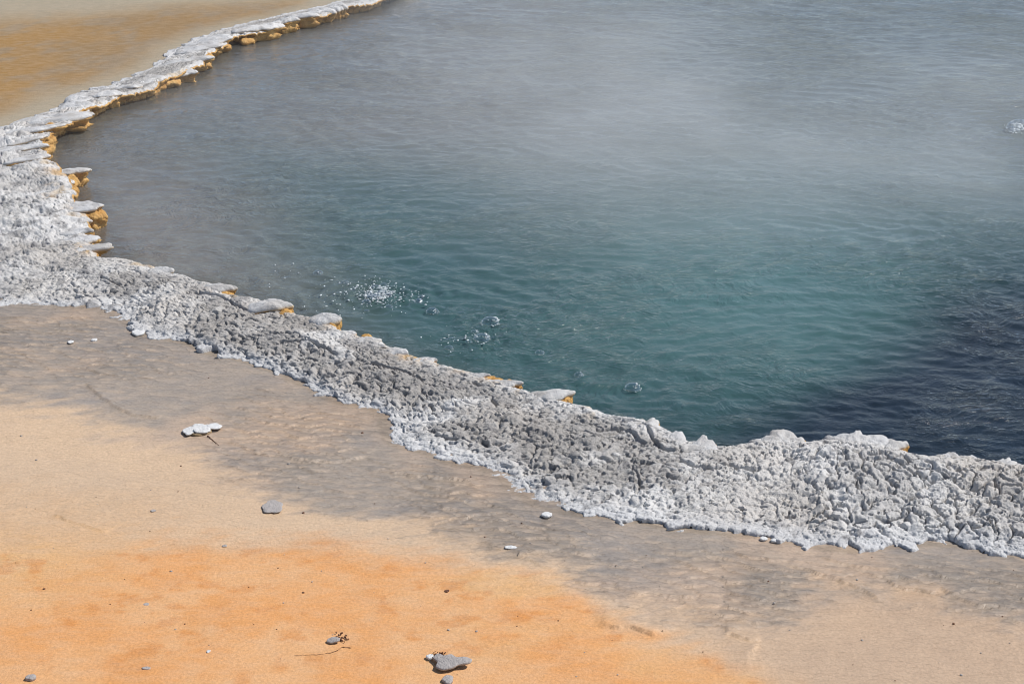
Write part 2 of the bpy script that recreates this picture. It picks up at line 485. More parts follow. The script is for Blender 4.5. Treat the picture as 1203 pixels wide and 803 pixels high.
seam = (ss(0.15, 0.75, PAIR - 0.16 * (PX < 700)) * 0.92 + 0.08) * lerp(0.45, 1, ss(0.02, 0.22, W))
tt_ = np.clip((f2 - f1) / 0.030, 0, 1)
pil = np.sqrt(1 - (1 - tt_) ** 2.2)
pil = 1 - (1 - pil) * seam
crn = _h(cid // 200000, cid % 200000, 7)
crn2 = _h(cid // 200000, cid % 200000, 8)
_, g1, g2, _, _ = voronoi(wx * 1.0 + 3.3, wy + 1.7, 0.0165, 301, 0.5)
pil2 = 1 - np.exp(-(g2 - g1) / 0.0045)
base = -0.003 + 0.067 * ss(-0.05, 0.75, W) + 0.014 * ss(0.7, 0.93, W) - 0.012 * ss(0.94, 1.0, W)
base = base * lerp(0.78, 1, ss(110, 200, PY))
base = base + 0.012 * lown * ss(0, .2, W) + 0.007 * fbm(X / 0.16, Y / 0.16, 3, 71)
lump_ = fbm(X / 0.075, Y / 0.06, 3, 85)
pit = ss(0.38, 0.62, fbm(X / 0.028, Y / 0.022, 3, 87))
hk = K * (0.034 * pil + 0.012 * (crn - 0.5) * tt_ + 0.018 * lump_) + 0.0045 * (1 - (1 - pil2) * ss(0.2, 0.8, voronoi.pair)) + lerp(0.0068, 0.0042, K) * fbm(X / 0.024, Y / 0.020, 5, 81, 0.62) - 0.020 * pit * ss(0.05, 0.2, W) - 0.008 * ss(0.66, 0.85, vn(X / 0.017, Y / 0.014, 89)) * ss(0.1, 0.3, W)
# a few overlapping slabs and cracks in the smooth middle sheet
tong = fbm((X + 0.35 * Y) / 0.34, (Y - 0.15 * X) / 0.17, 4, 95, 0.6)
hk = hk + 0.045 * tong * ss(170, 90, PX) * ss(350, 290, PY) * ss(0.0, 0.3, W)
slab = fbm(X / 0.22, Y / 0.09, 4, 91)
crk = np.abs(slab) < 0.028
hk = hk - 0.016 * np.clip(1 - np.abs(slab) / 0.03, 0, 1) * (1 - K) * ss(0.15, .3, W) * ss(0.25, .5, vn(X / 0.35, Y / 0.35, 93))
rlow = 0.016 * np.clip(1 - VV * 5, 0, 1)
# cracks and the edges of lifted slabs in the smooth middle sheet
for pts, dep, lift_ in [
    ([(712, 506), (730, 507), (745, 513), (757, 524)], 0.030, 0.012), ([(728, 501), (752, 500), (764, 512), (772, 526), (792, 532)], 0.026, 0.010), ([(800, 543), (825, 548), (847, 549)], 0.024, 0.012),
    ([(856, 545), (872, 549), (892, 550)], 0.026, 0.014), ([(782, 555), (798, 560), (818, 553), (830, 549)], 0.022, 0.008), ([(742, 545), (752, 562), (748, 570)], 0.018, 0.005), ([(765, 596), (788, 604), (810, 602), (830, 611)], 0.030, 0.014),
    ([(736, 596), (755, 602), (768, 600)], 0.028, 0.010), ([(556, 452), (570, 456), (585, 455)], 0.034, 0.010), ([(505, 471), (511, 478)], 0.036, 0.0), ([(578, 468), (584, 478)], 0.034, 0.0), ([(515, 500), (540, 505)], 0.024, 0.008),
    ([(230, 345), (262, 352), (290, 366)], 0.020, 0.008), ([(120, 328), (140, 333)], 0.026, 0.006), ([(330, 398), (365, 402), (395, 416)], 0.022, 0.01), ([(440, 428), (470, 436), (500, 447)], 0.018, 0.008)]:
    q = catmull(at([a[0] for a in pts], [a[1] for a in pts], 0.07)[:, :2], 24)
    q = q + 0.010 * np.stack([fbm(q[:, 0] / 0.03, q[:, 1] / 0.03, 2, 661), fbm(q[:, 0] / 0.03 + 5, q[:, 1] / 0.03, 2, 662)], -1)
    lo, hi = q.min(0) - 0.2, q.max(0) + 0.2
    b = (X > lo[0]) & (X < hi[0]) & (Y > lo[1]) & (Y < hi[1])
    d = dist_poly(X[b], Y[b], q, False)
    yq = np.interp(X[b], np.sort(q[:, 0]), q[np.argsort(q[:, 0]), 1])
    hk[b] += -dep * np.exp(-(d / 0.006) ** 2) + lift_ * np.where(Y[b] > yq, np.exp(-d / 0.045), 0)
Z = -0.035 + (0.035 + base + hk) * EDGE
# scales lean outwards
ln = (0.5 * np.clip(hk, 0, 1) * ss(0.5, 0.05, W) + 0.3 * np.clip(hk, 0, 1)) * EDGE
X = X - dirw[:, None, 0] * ln
Y = Y - dirw[:, None, 1] * ln
X = X - 0.3 * nrm_i[:, None, 0] * 0

# colours of the deposit
white = np.array((0.67, 0.66, 0.645)); grey = np.array((0.30, 0.28, 0.26)); blue = np.array((0.60, 0.605, 0.615)); warm = np.array((0.56, 0.53, 0.495)); dark = np.array((0.16, 0.155, 0.16))
gm = ss(-0.25, 0.45, fbm(X / 0.30, Y / 0.30, 4, 201) + 0.35 * (crn2 - 0.5) + 0.15 + 0.22 * (PX > 180) * (PX < 680))
gm = gm * ss(0.05, 0.30, W + 0.1 * lown) * ss(1.02, 0.80, W)
gm = gm * np.where(PX > 880, 0.55, 1.0) * np.where(PX < 130, 0.6, 1.0)
C = lerp(white, warm, ss(-0.3, 0.5, fbm(X / 0.5, Y / 0.5, 3, 211))[..., None])
C = lerp(C, grey, (gm * 0.8)[..., None])
C = lerp(C, blue, (ss(0.22, 0.03, W) * 0.8)[..., None])
spot = ss(0.36, 0.6, fbm(X / 0.06, Y / 0.06, 4, 221) + 0.14 * (PX < 170) - 0.25 * tong * (PX < 130))
C = lerp(C, dark, (spot * 0.6)[..., None])
yel = ss(0.25, 0.6, fbm(X / 0.12, Y / 0.12, 3, 231)) * ss(0.8, 0.97, W) * (PX < 700) * 0.5
C = lerp(C, np.array((0.58, 0.40, 0.18)), yel[..., None])
for ox_, oy_, ow_, oh_, am_ in [(262, 345, 14, 5, .8), (336, 366, 10, 6, .9), (388, 380, 14, 8, 1), (425, 394, 12, 4, .8), (490, 425, 20, 5, .9), (520, 433, 10, 5, .9), (555, 442, 18, 4, .9), (592, 452, 20, 6, 1), (655, 468, 14, 6, .9), (700, 486, 14, 3, .5), (185, 319, 12, 4, .7), (105, 300, 10, 6, .9), (96, 252, 14, 5, .8), (70, 210, 14, 6, .8), (60, 238, 10, 4, .6), (1060, 528, 10, 4, .3), (440, 400, 14, 5, .5)]:
    e_ = np.exp(-((PX - ox_) / ow_) ** 2 - ((PY - oy_) / oh_) ** 2) * am_ * ss(-0.5, 0.1, fbm(X / 0.04, Y / 0.04, 3, 233))
    C = lerp(C, np.array((0.58, 0.34, 0.10)), e_[..., None])
rustline = ss(0.5, 0.0, EDGE)
C = lerp(C, np.array((0.46, 0.38, 0.27)), (rustline * 0.6)[..., None])

P = np.stack([X, Y, Z], -1).reshape(-1, 3)
CC = C.reshape(-1, 3)
nv = X.shape[1]
Q = grid_faces(NU, nv)
fc = cid.ravel()[Q[:, 0]]
keep = IN.ravel()[Q].all(1) | (IN.ravel()[Q[:, 0]])
Q, fc = Q[keep], fc[keep]
kf = K.ravel()[Q[:, 0]]

rim = link('mineral_rim', None)
rim.empty_display_size = 0.3
tag(rim, 'raised knobbly grey and white mineral crust rim curving around the steaming pool', 'rock rim')

uf, finv, fcnt = np.unique(fc, return_inverse=True, return_counts=True)
kcell = np.bincount(finv, kf) / fcnt
cxm = np.bincount(finv, PX.ravel()[Q[:, 0]]) / fcnt
cym = np.bincount(finv, PY.ravel()[Q[:, 0]]) / fcnt
# pixel area of every knob
fa = PX.ravel()[Q]; fb = PY.ravel()[Q]
area = 0.5 * np.abs((fa[:, 2] - fa[:, 0]) * (fb[:, 3] - fb[:, 1]) - (fa[:, 3] - fa[:, 1]) * (fb[:, 2] - fb[:, 0]))
acell = np.bincount(finv, area)
isknob = kcell > 0.30
inframe = (cxm > 0) & (cxm < 1203) & (cym > 0) & (cym < 803)
rank = np.where(isknob & inframe, acell, -1)
top = np.argsort(-rank)[:300]
top = top[rank[top] > 0]
cls = np.where(isknob, 1, 0)
cls[top] = 2
fcls = cls[finv]
# crust sheet and the small knobs as one mass
def flipq(q): return q[:, ::-1]
vA = P[Q[0]]
nz = np.cross(P[Q[:, 1]] - P[Q[:, 0]], P[Q[:, 3]] - P[Q[:, 0]])[:, 2].mean()
if nz < 0: Q = flipq(Q)
# coarse run of the rim outside the picture
ne = len(eo)
vc = np.linspace(0, 1, 24)
ex = eo[:, None] + (ei - eo)[:, None] * vc[None, :, None]
ez = -0.012 + 0.09 * ss(0, .3, vc)[None, :] * ss(1.08, .9, vc)[None, :] + 0.02 * fbm(ex[..., 0] / 0.2, ex[..., 1] / 0.2, 3, 72) * ss(0, .2, vc)[None, :]
EP = np.concatenate([ex, ez[..., None]], -1).reshape(-1, 3)
EQ = grid_faces(ne, 24)
if np.cross(EP[EQ[:, 1]] - EP[EQ[:, 0]], EP[EQ[:, 3]] - EP[EQ[:, 0]])[:, 2].mean() < 0: EQ = flipq(EQ)
V1, Q1, C1 = compact(P, Q[fcls == 0], CC)
V1a = np.vstack([V1, EP]); Q1a = np.vstack([Q1, EQ + len(V1)]); C1a = np.vstack([C1, np.tile(white * 0.85, (len(EP), 1))])
link('crust', mesh('crust', V1a, Q1a, M_RIM, cols=C1a), rim)
V2, Q2, C2 = compact(P, Q[fcls == 1], CC)
o = link('knob_mass', mesh('knob_mass', V2, Q2, M_RIM, cols=C2), rim)
o['kind'] = 'stuff'
order = np.argsort(finv, kind='stable')
bounds = np.concatenate([[0], np.cumsum(fcnt)])
for c in top:
    q = Q[order[bounds[c]:bounds[c + 1]]]
    vv, qq, c3 = compact(P, q, CC)
    ctr = vv.mean(0); ctr[2] = vv[:, 2].min()
    link('knob', mesh('knob', vv - ctr, qq, M_RIM, cols=c3), rim, ctr)

# inner wall: rounds over the edge and runs back under it into the water
prof = [(0.0, 0.0), (0.006, -0.008), (0.004, -0.020), (-0.012, -0.030), (-0.028, -0.040), (-0.034, -0.060), (-0.030, -0.085), (-0.045, -0.105), (-0.25, -0.13)]
E = np.stack([X[:, -1], Y[:, -1], Z[:, -1]], -1)
rows = []
for k, (a, b) in enumerate(prof):
    jit = (0.012 * fbm(E[:, 0] / 0.05 + 3 * k, E[:, 1] / 0.05, 2, 400) + 0.022 * fbm(E[:, 0] / 0.13 + 1.5 * k, E[:, 1] / 0.13, 2, 404)) * (k > 1)
    a = np.where(ipy < 300, a * 1.9 - 0.02 * (k > 1), a)
    rows.append(np.stack([E[:, 0] + nrm_i[:, 0] * (a + jit), E[:, 1] + nrm_i[:, 1] * (a + jit), E[:, 2] + b], -1))
IW = np.stack(rows, 1).reshape(-1, 3)
IQ = grid_faces(NU, len(prof))
link('inner_wall', mesh('inner_wall', IW, IQ, M_ORANGE), rim)

# ------------------------------------------------------------------ ledges along the inner edge
def lump(L, Wd, H, under, seed, nphi=46, nr=9, z_flat=0.0):
    """an uneven tongue pointing along +x, domed on top, cut back below. returns cap and underside"""
    ph = np.linspace(0, 2 * math.pi, nphi, endpoint=False)
    r0 = 1 + 0.34 * fbm(np.cos(ph) * 1.5 + 3.7 * seed, np.sin(ph) * 1.5 + 1.3 * seed, 2, 500 + seed) + 0.10 * fbm(np.cos(ph) * 5 + seed, np.sin(ph) * 5, 2, 505 + seed)
    ox, oy = np.cos(ph) * r0 * L, np.sin(ph) * r0 * Wd
    oy = oy * (1 - 0.38 * np.clip(ox / L, -0.6, 1.2))                    # narrower towards the tip
    sk = random.uniform(-0.35, 0.35)
    oy = oy + sk * ox * Wd / L
    def ring(list_rz, rough):
        V = []
        for rr, z in list_rz:
            gx_, gy_ = ox * rr, oy * rr
            dz = 0.5 * H * fbm(gx_ / 0.08 + seed, gy_ / 0.06, 4, 510 + seed, 0.6) + 0.008 * fbm(gx_ / 0.035 + seed, gy_ / 0.03, 4, 515 + seed, 0.65)
            V.append(np.stack([gx_, gy_, np.full(nphi, z) + dz * rough], -1))
        n = len(V)
        i = np.arange(n * nphi).reshape(n, nphi)
        j = np.roll(i, -1, 1)
        q = np.stack([i[:-1], i[1:], j[1:], j[:-1]], -1).reshape(-1, 4)
        return np.concatenate(V), q
    cap = [(0.02, H), (0.14, H), (0.27, H * 0.99), (0.4, H * 0.96), (0.52, H * 0.92), (0.63, H * 0.86), (0.73, H * 0.78), (0.82, H * 0.67), (0.9, H * 0.5), (0.96, H * 0.26), (1.0, -0.002), (0.985, -0.010), (0.9, -0.016), (0.75, -0.016)]
    cv, cq = ring(cap, 1.0)
    und = [(0.86, -0.010), (0.90, -under * 0.13), (0.80, -under * 0.26), (0.70, -under * 0.38), (0.74, -under * 0.5), (0.80, -under * 0.62), (0.72, -under * 0.75), (0.62, -under * 0.88), (0.5, -under)]
    uv, uq = ring(und, 0.5)
    uv[:, :2] *= (1 + 0.42 * fbm(uv[:, 0] / 0.045 + seed, (uv[:, 1] + 1.3 * uv[:, 2]) / 0.045, 3, 520 + seed))[:, None]
    return cv, cq, uv, uq

def ledge(tx, ty, wpx, lpx, ang=0.0, H=0.016, z=0.07, under=0.12, tone=1.0, back=-0.10):
    """tip pixel, width and length in pixels; ang turns it away from the edge's own normal (degrees), or ('x', a) sets it"""
    p = at(tx, ty, z)
    dist = math.hypot(p[1], CAM_H - z)
    mpp = dist / F
    k = int(np.argmin((IC[:, 0] - p[0]) ** 2 + (IC[:, 1] - p[1]) ** 2))
    a = math.atan2(nrm_i[k, 1], nrm_i[k, 0]) if not isinstance(ang, tuple) else math.radians(ang[1])
    if not isinstance(ang, tuple): a += math.radians(ang)
    L, Wd = lpx * mpp / 2, wpx * mpp / 2
    sd_ = ledge.n; ledge.n += 1
    cv, cq, uv, uq = lump(L, Wd, H, under, sd_)
    ctr = (p[0] - math.cos(a) * L * 0.9, p[1] - math.sin(a) * L * 0.9, z)
    gx_, gy_ = cv[:, 0] + ctr[0], cv[:, 1] + ctr[1]
    tint = lerp(white, warm, ss(-0.3, 0.5, fbm(gx_ / 0.1, gy_ / 0.1, 3, 530))[:, None]) * tone
    tint = lerp(tint, blue, 0.5 * random.random())
    tint = lerp(tint, grey, (0.6 * ss(0.1, 0.6, fbm(gx_ / 0.05, gy_ / 0.05, 4, 533)))[:, None])
    tint = lerp(tint, np.array((0.55, 0.36, 0.14)), (ss(0.0, -0.014, cv[:, 2]) * 0.8)[:, None])
    o = link('ledge', mesh('ledge', cv, cq, M_RIM, cols=tint), rim, ctr, (random.uniform(-.12, .12), back - random.uniform(.0, .10), a))
    link('underside', mesh('underside', uv, uq, M_ORANGE), o)
    return o
ledge.n = 1
# left bank and far side: white tongues over ochre undersides
for (x, y, wp, lp, an) in [
    (98, 203, 46, 46, ('x', -12)), (84, 216, 30, 30, ('x', -25)), (80, 229, 34, 40, ('x', -5)), (116, 245, 48, 70, ('x', -8)), (100, 263, 36, 48, ('x', -28)),
    (104, 274, 32, 44, ('x', -15)), (110, 284, 34, 48, ('x', -5)), (120, 296, 40, 56, ('x', -10)), (56, 188, 44, 56, ('x', -10)), (50, 176, 40, 54, ('x', -5)),
    (50, 164, 44, 56, ('x', 0)), (64, 153, 46, 60, ('x', 0)), (96, 136, 60, 70, ('x', 4)), (104, 122, 50, 46, ('x', 10)), (106, 112, 40, 34, ('x', 20)),
    (135, 107, 46, 40, 10), (160, 99, 46, 40, 0), (187, 91, 46, 40, 5), (222, 82, 44, 42, -10), (238, 70, 44, 48, -5),
    (250, 54, 44, 44, 0), (262, 46, 44, 40, 0), (290, 39, 46, 40, 0), (318, 32, 44, 38, 0), (338, 24, 40, 32, 0), (362, 19, 40, 32, 0), (384, 14, 40, 30, 0), (400, 8, 38, 28, 0), (420, 3, 36, 26, 0)]:
    ledge(x + (2 if y > 150 else 7), y + (0 if y > 150 else 5 if y > 60 else 3), wp * random.uniform(.8, 1.4), lp * random.uniform(0.9, 1.4), an, H=(0.016 if y > 150 else 0.03) * random.uniform(.7, 1.3), z=(0.066 if y > 150 else 0.052) + random.uniform(-.016, .014) * (1 if y > 150 else 1.4))
# near rim: tips poking over the water on the far side of the crest
for (x, y, wp, lp, an, H, z) in [
    (202, 320, 26, 34, ('x', -8), 0.020, 0.085), (277, 341, 30, 44, ('x', -14), 0.022, 0.09), (345, 362, 40, 60, ('x', -14), 0.030, 0.095), (399, 377, 28, 36, ('x', -6), 0.030, 0.10),
    (420, 391, 18, 20, ('x', 10), 0.012, 0.085), (447, 401, 22, 30, ('x', -18), 0.012, 0.085), (480, 416, 26, 34, ('x', -20), 0.016, 0.085), (510, 426, 22, 30, ('x', -18), 0.014, 0.085),
    (525, 433, 18, 22, ('x', -10), 0.010, 0.085), (606, 453, 30, 60, ('x', -14), 0.012, 0.085), (571, 443, 20, 40, ('x', -10), 0.010, 0.085), (672, 465, 34, 56, ('x', 2), 0.022, 0.095),
    (690, 482, 20, 30, ('x', -20), 0.012, 0.085)]:
    ledge(x, y, wp * 0.9, lp * 1.1, an, H * 0.9, z - 0.012, tone=0.9)
for (x, y, wp, lp, an, H) in [
    (772, 500, 40, 60, 0, 0.022), (745, 494, 40, 50, 0, 0.018), (833, 519, 50, 66, 0, 0.028), (800, 512, 50, 60, 0, 0.026), (886, 516, 36, 44, ('x', 150), 0.022), (912, 509, 58, 66, 0, 0.036), (935, 516, 34, 44, 0, 0.022),
    (975, 512, 36, 44, ('x', 150), 0.026), (1002, 510, 50, 56, 0, 0.034), (1030, 514, 44, 50, 0, 0.034), (1066, 522, 36, 50, ('x', 8), 0.030), (1108, 536, 50, 50, 0, 0.018),
    (1140, 538, 44, 46, 0, 0.016), (1178, 541, 44, 46, 0, 0.03), (1202, 547, 30, 40, 0, 0.018)]:
    o = ledge(x, y + 2, wp * random.uniform(.8, 1.2), lp * random.uniform(.8, 1.2), an, H * 0.75, 0.064, tone=0.90)

def ochre_lump(tx, ty, wpx, lpx, H, z, an=0):
    if ty < 130: z, H, ty = z - 0.03, H * 0.75, ty + 4
    p = at(tx, ty, z)
    mpp = math.hypot(p[1], CAM_H - z) / F
    n_ = ledge.n; ledge.n += 1
    cv, cq, uv, uq = lump(lpx * mpp / 2, wpx * mpp / 2 * 1.6, H, 0.10, n_)
    n0 = len(cv)
    o = link('ochre_lump', mesh('ochre_lump', np.vstack([cv, uv]), np.vstack([cq, uq + n0]), M_ORANGE), rim, tuple(p), (random.uniform(-.1, .1), random.uniform(0, .15), math.radians(an)))
for a in [(112, 253, 22, 26, .030, .040, -10), (84, 213, 20, 20, .028, .035, 0), (86, 222, 12, 14, .025, .02, 0), (76, 232, 16, 16, .025, .03, 0), (104, 301, 18, 18, .025, .035, -20), (268, 346, 14, 18, .020, .062, -15), (338, 368, 16, 18, .030, .062, -10), (392, 380, 20, 20, .040, .066, 0),
          (432, 396, 10, 14, .014, .070, -10), (500, 427, 12, 26, .012, .068, -20), (523, 435, 10, 16, .014, .064, -20), (575, 446, 12, 34, .012, .068, -18), (600, 453, 12, 26, .016, .066, -18), (664, 470, 20, 16, .028, .060, 0), (190, 320, 12, 22, .012, .066, -10),
          (62, 150, 20, 22, .03, .03, 0), (104, 127, 26, 24, .04, .03, 10), (152, 110, 24, 26, .04, .02, 10), (172, 103, 22, 24, .04, .03, 10), (196, 93, 26, 30, .05, .03, 10), (236, 72, 26, 22, .05, .03, 20), (243, 64, 18, 18, .05, .05, 20), (292, 42, 22, 26, .05, .03, 10), (345, 24, 20, 24, .05, .03, 10), (382, 14, 16, 22, .05, .03, 0), (56, 176, 16, 14, .03, .03, 0), (58, 166, 16, 16, .03, .02, 0)]:
    ochre_lump(*a)

# ------------------------------------------------------------------ ground: one sheet to the horizon, pool basin included
def axis(segs):
    out = [np.array([segs[0][0]])]
    for a, b, n, g in segs:
        t = np.linspace(0, 1, n + 1)[1:]
        if g > 0: t = (np.exp(g * t) - 1) / (math.exp(g) - 1)
        if g < 0: t = 1 - ((np.exp(-g * (1 - t)) - 1) / (math.exp(-g) - 1))
        out.append(a + (b - a) * t)
    return np.concatenate(out)
gx = axis([(-6000, -7, 30, -7), (-7, -2.5, 90, 0), (-2.5, 2.3, 600, 0), (2.3, 12, 90, 0), (12, 6000, 30, 7)])
gy = axis([(-4000, 4.5, 24, -7), (4.5, 5.2, 14, 0), (5.2, 8.6, 470, 0), (8.6, 24, 215, 0), (24, 8000, 34, 7)])
GX, GY = np.meshgrid(gx, gy, indexing='ij')
GPX, GPY = pix(GX, GY, 0.0)
loc = (GX > -9) & (GX < 14) & (GY > 3) & (GY < 26)
GZ = np.zeros(GX.shape)
# the basin
di = np.zeros(GX.shape)
m = loc & (GX > -5) & (GX < 10) & (GY > 5.8) & (GY < 23)
PI2 = POLY_B[::2]
ins = np.zeros(GX.shape, bool)
ins[m] = inside(GX[m], GY[m], PI2)
mm = m & ins
di[mm] = dist_poly(GX[mm], GY[mm], PI2)
GZ = GZ - np.where(ins, 0.22 * ss(-0.0, 0.05, di) + 0.25 * ss(0.05, 0.5, di) + 1.4 * ss(0.4, 3.0, di), 0)
# crust scales: tilted plates that end in a small lip on their outer side
xx, yy = GX[loc], GY[loc]
wx_ = xx + 0.05 * fbm(xx / 0.25, yy / 0.25, 3, 601); wy_ = yy + 0.05 * fbm(xx / 0.25, yy / 0.25 + 4, 3, 611)
ca, sa = math.cos(-0.25), math.sin(-0.25)
ru, rv = (wx_ * ca + wy_ * sa) * 0.75, (-wx_ * sa + wy_ * ca)
_, a1, a2, ax, ay = voronoi(ru, rv, 0.055, 621, 0.8)
plate = np.clip((ay - rv) / 0.055 + 0.5, 0, 1.3) + 0.0
gn = fbm(xx / 0.9, yy / 0.9, 4, 631)
gpx, gpy = GPX[loc], GPY[loc]
ob = np.interp(gpx, [-200, 0, 100, 200, 300, 420, 520, 600, 680, 720, 780, 850, 950, 1203], [640, 645, 642, 628, 636, 640, 652, 668, 690, 722, 745, 770, 800, 850])   # ochre mat begins
tb = np.interp(gpx, [-200, 0, 90, 200, 300, 400, 500, 620, 720, 850, 920, 1000, 1100, 1203], [478, 478, 490, 528, 575, 612, 622, 655, 712, 745, 720, 695, 705, 735])     # grey crust ends
wob = 15 * fbm(xx / 0.35, yy / 0.14, 3, 641) + 12 * fbm((xx + 0.4 * yy) / 0.10, (yy - 0.4 * xx) / 0.05, 3, 645)
fo_ = ss(-16, 30, gpy + wob - ob)
ft_ = ss(-32, 20, gpy + 1.8 * wob - tb)
near = gpy > 330
dr = np.full(xx.shape, 9.0)
mz = near & (gpx > -300) & (gpx < 1500) & (yy < 9)
dr[mz] = dist_poly(xx[mz], yy[mz], POLY_O[::2])
scal = np.where(near, (1 - ft_) * ss(0.02, 0.2, dr), 0) * ss(-0.45, 0.25, gn + 0.25 * (gpx > 850) + 0.1 * (gpx > 350))
h = scal * 0.0070 * (plate + 0.35 * (1 - np.exp(-(a2 - a1) / 0.006)))
h = h + 0.004 * fbm(xx / 0.12, yy / 0.08, 2, 651) * lerp(0.8, 0.45, fo_) + 0.010 * gn
# slightly raised shelf under the rim, shallow terrace lips
h = h + 0.008 * ss(0.5, 0.0, dr) * near
def lip(pts, amp, reach):
    global h
    q = at([p[0] for p in pts], [p[1] for p in pts])[:, :2]
    q = catmull(q, 40)
    q = q + 0.012 * np.stack([fbm(q[:, 0] / 0.05, q[:, 1] / 0.05, 2, 661), fbm(q[:, 0] / 0.05 + 5, q[:, 1] / 0.05, 2, 662)], -1)
    lo, hi = q.min(0) - 0.4, q.max(0) + 0.4
    b = (xx > lo[0]) & (xx < hi[0]) & (yy > lo[1]) & (yy < hi[1])
    if not b.any(): return
    x_, y_ = xx[b], yy[b]
    best = np.full(x_.shape, 9.0); side = np.zeros(x_.shape); tt = np.zeros(x_.shape)
    for i in range(len(q) - 1):
        e = q[i + 1] - q[i]; Lq = e @ e
        t = np.clip(((x_ - q[i, 0]) * e[0] + (y_ - q[i, 1]) * e[1]) / Lq, 0, 1)
        ddx, ddy = x_ - q[i, 0] - t * e[0], y_ - q[i, 1] - t * e[1]
        d = np.hypot(ddx, ddy)
        n = d < best
        best = np.where(n, d, best); side = np.where(n, e[0] * ddy - e[1] * ddx, side); tt = np.where(n, (i + t) / (len(q) - 1), tt)
    endf = ss(0, .12, tt) * ss(1, .88, tt)
    h[b] += amp * np.where(side > 0, np.exp(-best / reach), 0) * endf
for pts, amp, reach in [
    ([(100, 448), (112, 462), (135, 478), (160, 487), (195, 492)], 0.010, 0.10), ([(45, 428), (60, 434), (75, 436)], 0.006, 0.06),
    ([(335, 538), (360, 543), (395, 545), (440, 538)], 0.009, 0.08), ([(455, 556), (480, 562), (520, 565), (560, 572)], 0.008, 0.07),
    ([(735, 702), (770, 700), (800, 704), (815, 706)], 0.009, 0.08), ([(815, 724), (850, 728), (880, 732)], 0.007, 0.06),
    ([(700, 738), (735, 738), (755, 741), (768, 748)], 0.012, 0.10), ([(850, 745), (880, 752), (895, 754)], 0.010, 0.08), ([(874, 782), (884, 768), (895, 756)], 0.010, 0.06),
    ([(1040, 683), (1060, 692), (1110, 700)], 0.009, 0.07), ([(920, 664), (960, 676), (1000, 690), (1035, 707)], 0.009, 0.08), ([(60, 604), (95, 618), (125, 626)], 0.006, 0.06),
    ([(960, 655), (1010, 668), (1060, 672)], 0.007, 0.07), ([(1100, 690), (1140, 712), (1170, 718)], 0.007, 0.07), ([(560, 640), (610, 655), (650, 672)], 0.006, 0.06), ([(505, 620), (540, 612), (600, 618)], 0.006, 0.06)]:
    lip(pts, amp, reach)
outside = ~ins[loc]
GZ[loc] = GZ[loc] + np.where(outside, h, 0)
# colours of the ground itself
greyc = np.array((0.295, 0.255, 0.22)); pinkc = np.array((0.44, 0.335, 0.255)); tan = np.array((0.59, 0.425, 0.28)); ochre = np.array((0.66, 0.315, 0.115)); ochre2 = np.array((0.67, 0.365, 0.165))
pk = ss(-0.05, 0.4, fbm(xx / 0.55, yy / 0.5, 4, 671) + 0.55 * np.exp(-((gpx - 340) / 110) ** 2 - ((gpy - 480) / 35) ** 2) + 0.4 * np.exp(-((gpx - 60) / 130) ** 2 - ((gpy - 372) / 14) ** 2) + 0.25 * ss(600, 760, gpy))
c = lerp(greyc, pinkc, pk[:, None])
bluegrey = np.array((0.255, 0.235, 0.225))
c = lerp(c, bluegrey, (0.45 * ss(0.0, 0.5, fbm(xx / 0.4, yy / 0.25, 4, 675)))[:, None])
tanr = lerp(tan, np.array((0.50, 0.355, 0.24)), ss(650, 1000, gpx)[:, None])
c = lerp(c, tanr, ft_[:, None])
c = lerp(c, np.array((0.62, 0.375, 0.185)), (0.75 * ss(540, 650, gpy + wob) * ss(330, 60, gpx))[:, None])
oc = lerp(ochre, ochre2, ss(-0.3, 0.4, fbm(xx / 0.25, yy / 0.25, 4, 681))[:, None])
oc = lerp(oc, np.array((0.60, 0.39, 0.19)), (ss(200, 0, gpx) * ss(740, 640, gpy) * 0.7 + 0.5 * ss(0.1, 0.6, fbm(xx / 0.6, yy / 0.3, 4, 685)) * (gpx > 500))[:, None])
strk = ss(0.25, 0.6, fbm((xx + yy * 0.5) / 0.7, yy / 0.10, 4, 687)) * ss(600, 760, gpx)
oc = lerp(oc, np.array((0.60, 0.42, 0.26)), (0.6 * strk)[:, None])
bord = np.exp(-((gpy + wob - ob - 6) / 9) ** 2) * ss(-0.2, 0.3, fbm(xx / 0.3, yy / 0.2, 3, 688))
oc = lerp(oc, np.array((0.50, 0.23, 0.07)), (0.35 * bord)[:, None])
oc = lerp(oc, np.array((0.56, 0.215, 0.05)), (0.55 * ss(0.2, 0.55, fbm(xx / 0.11, yy / 0.09, 4, 689, 0.6)))[:, None])
c = lerp(c, oc, fo_[:, None])
# far bank: golden mat between paler crust
fb_ = fbm(xx / 1.6, yy / 1.6, 4, 691)
gold = np.array((0.315, 0.175, 0.045)); gold2 = np.array((0.265, 0.165, 0.065)); pale = np.array((0.345, 0.295, 0.21))
cf = lerp(gold, gold2, ss(-0.2, 0.5, fb_ + 0.3 * fbm(xx / 0.3, yy / 0.8, 3, 695))[:, None])
mot = fbm(xx / 0.22, yy / 0.4, 5, 697, 0.72)
cf = lerp(cf, np.array((0.25, 0.19, 0.12)), (0.75 * ss(-0.05, 0.45, mot + 0.35 * fb_))[:, None])
up = ss(40, 6, gpy + 0.07 * gpx - 2 + 14 * fb_)
drf = np.full(xx.shape, 9.0)
mf = (~near) & (xx > -8) & (xx < 1) & (yy > 8) & (yy < 24)
drf[mf] = dist_poly(xx[mf], yy[mf], POLY_O[::2])
pl = np.maximum(up, ss(0.55, 0.08, drf + 0.3 * fb_))
cf = lerp(cf, pale, pl[:, None])
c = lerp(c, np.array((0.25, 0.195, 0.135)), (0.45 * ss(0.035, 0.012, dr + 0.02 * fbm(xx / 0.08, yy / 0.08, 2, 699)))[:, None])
c = np.where(near[:, None], c, cf)
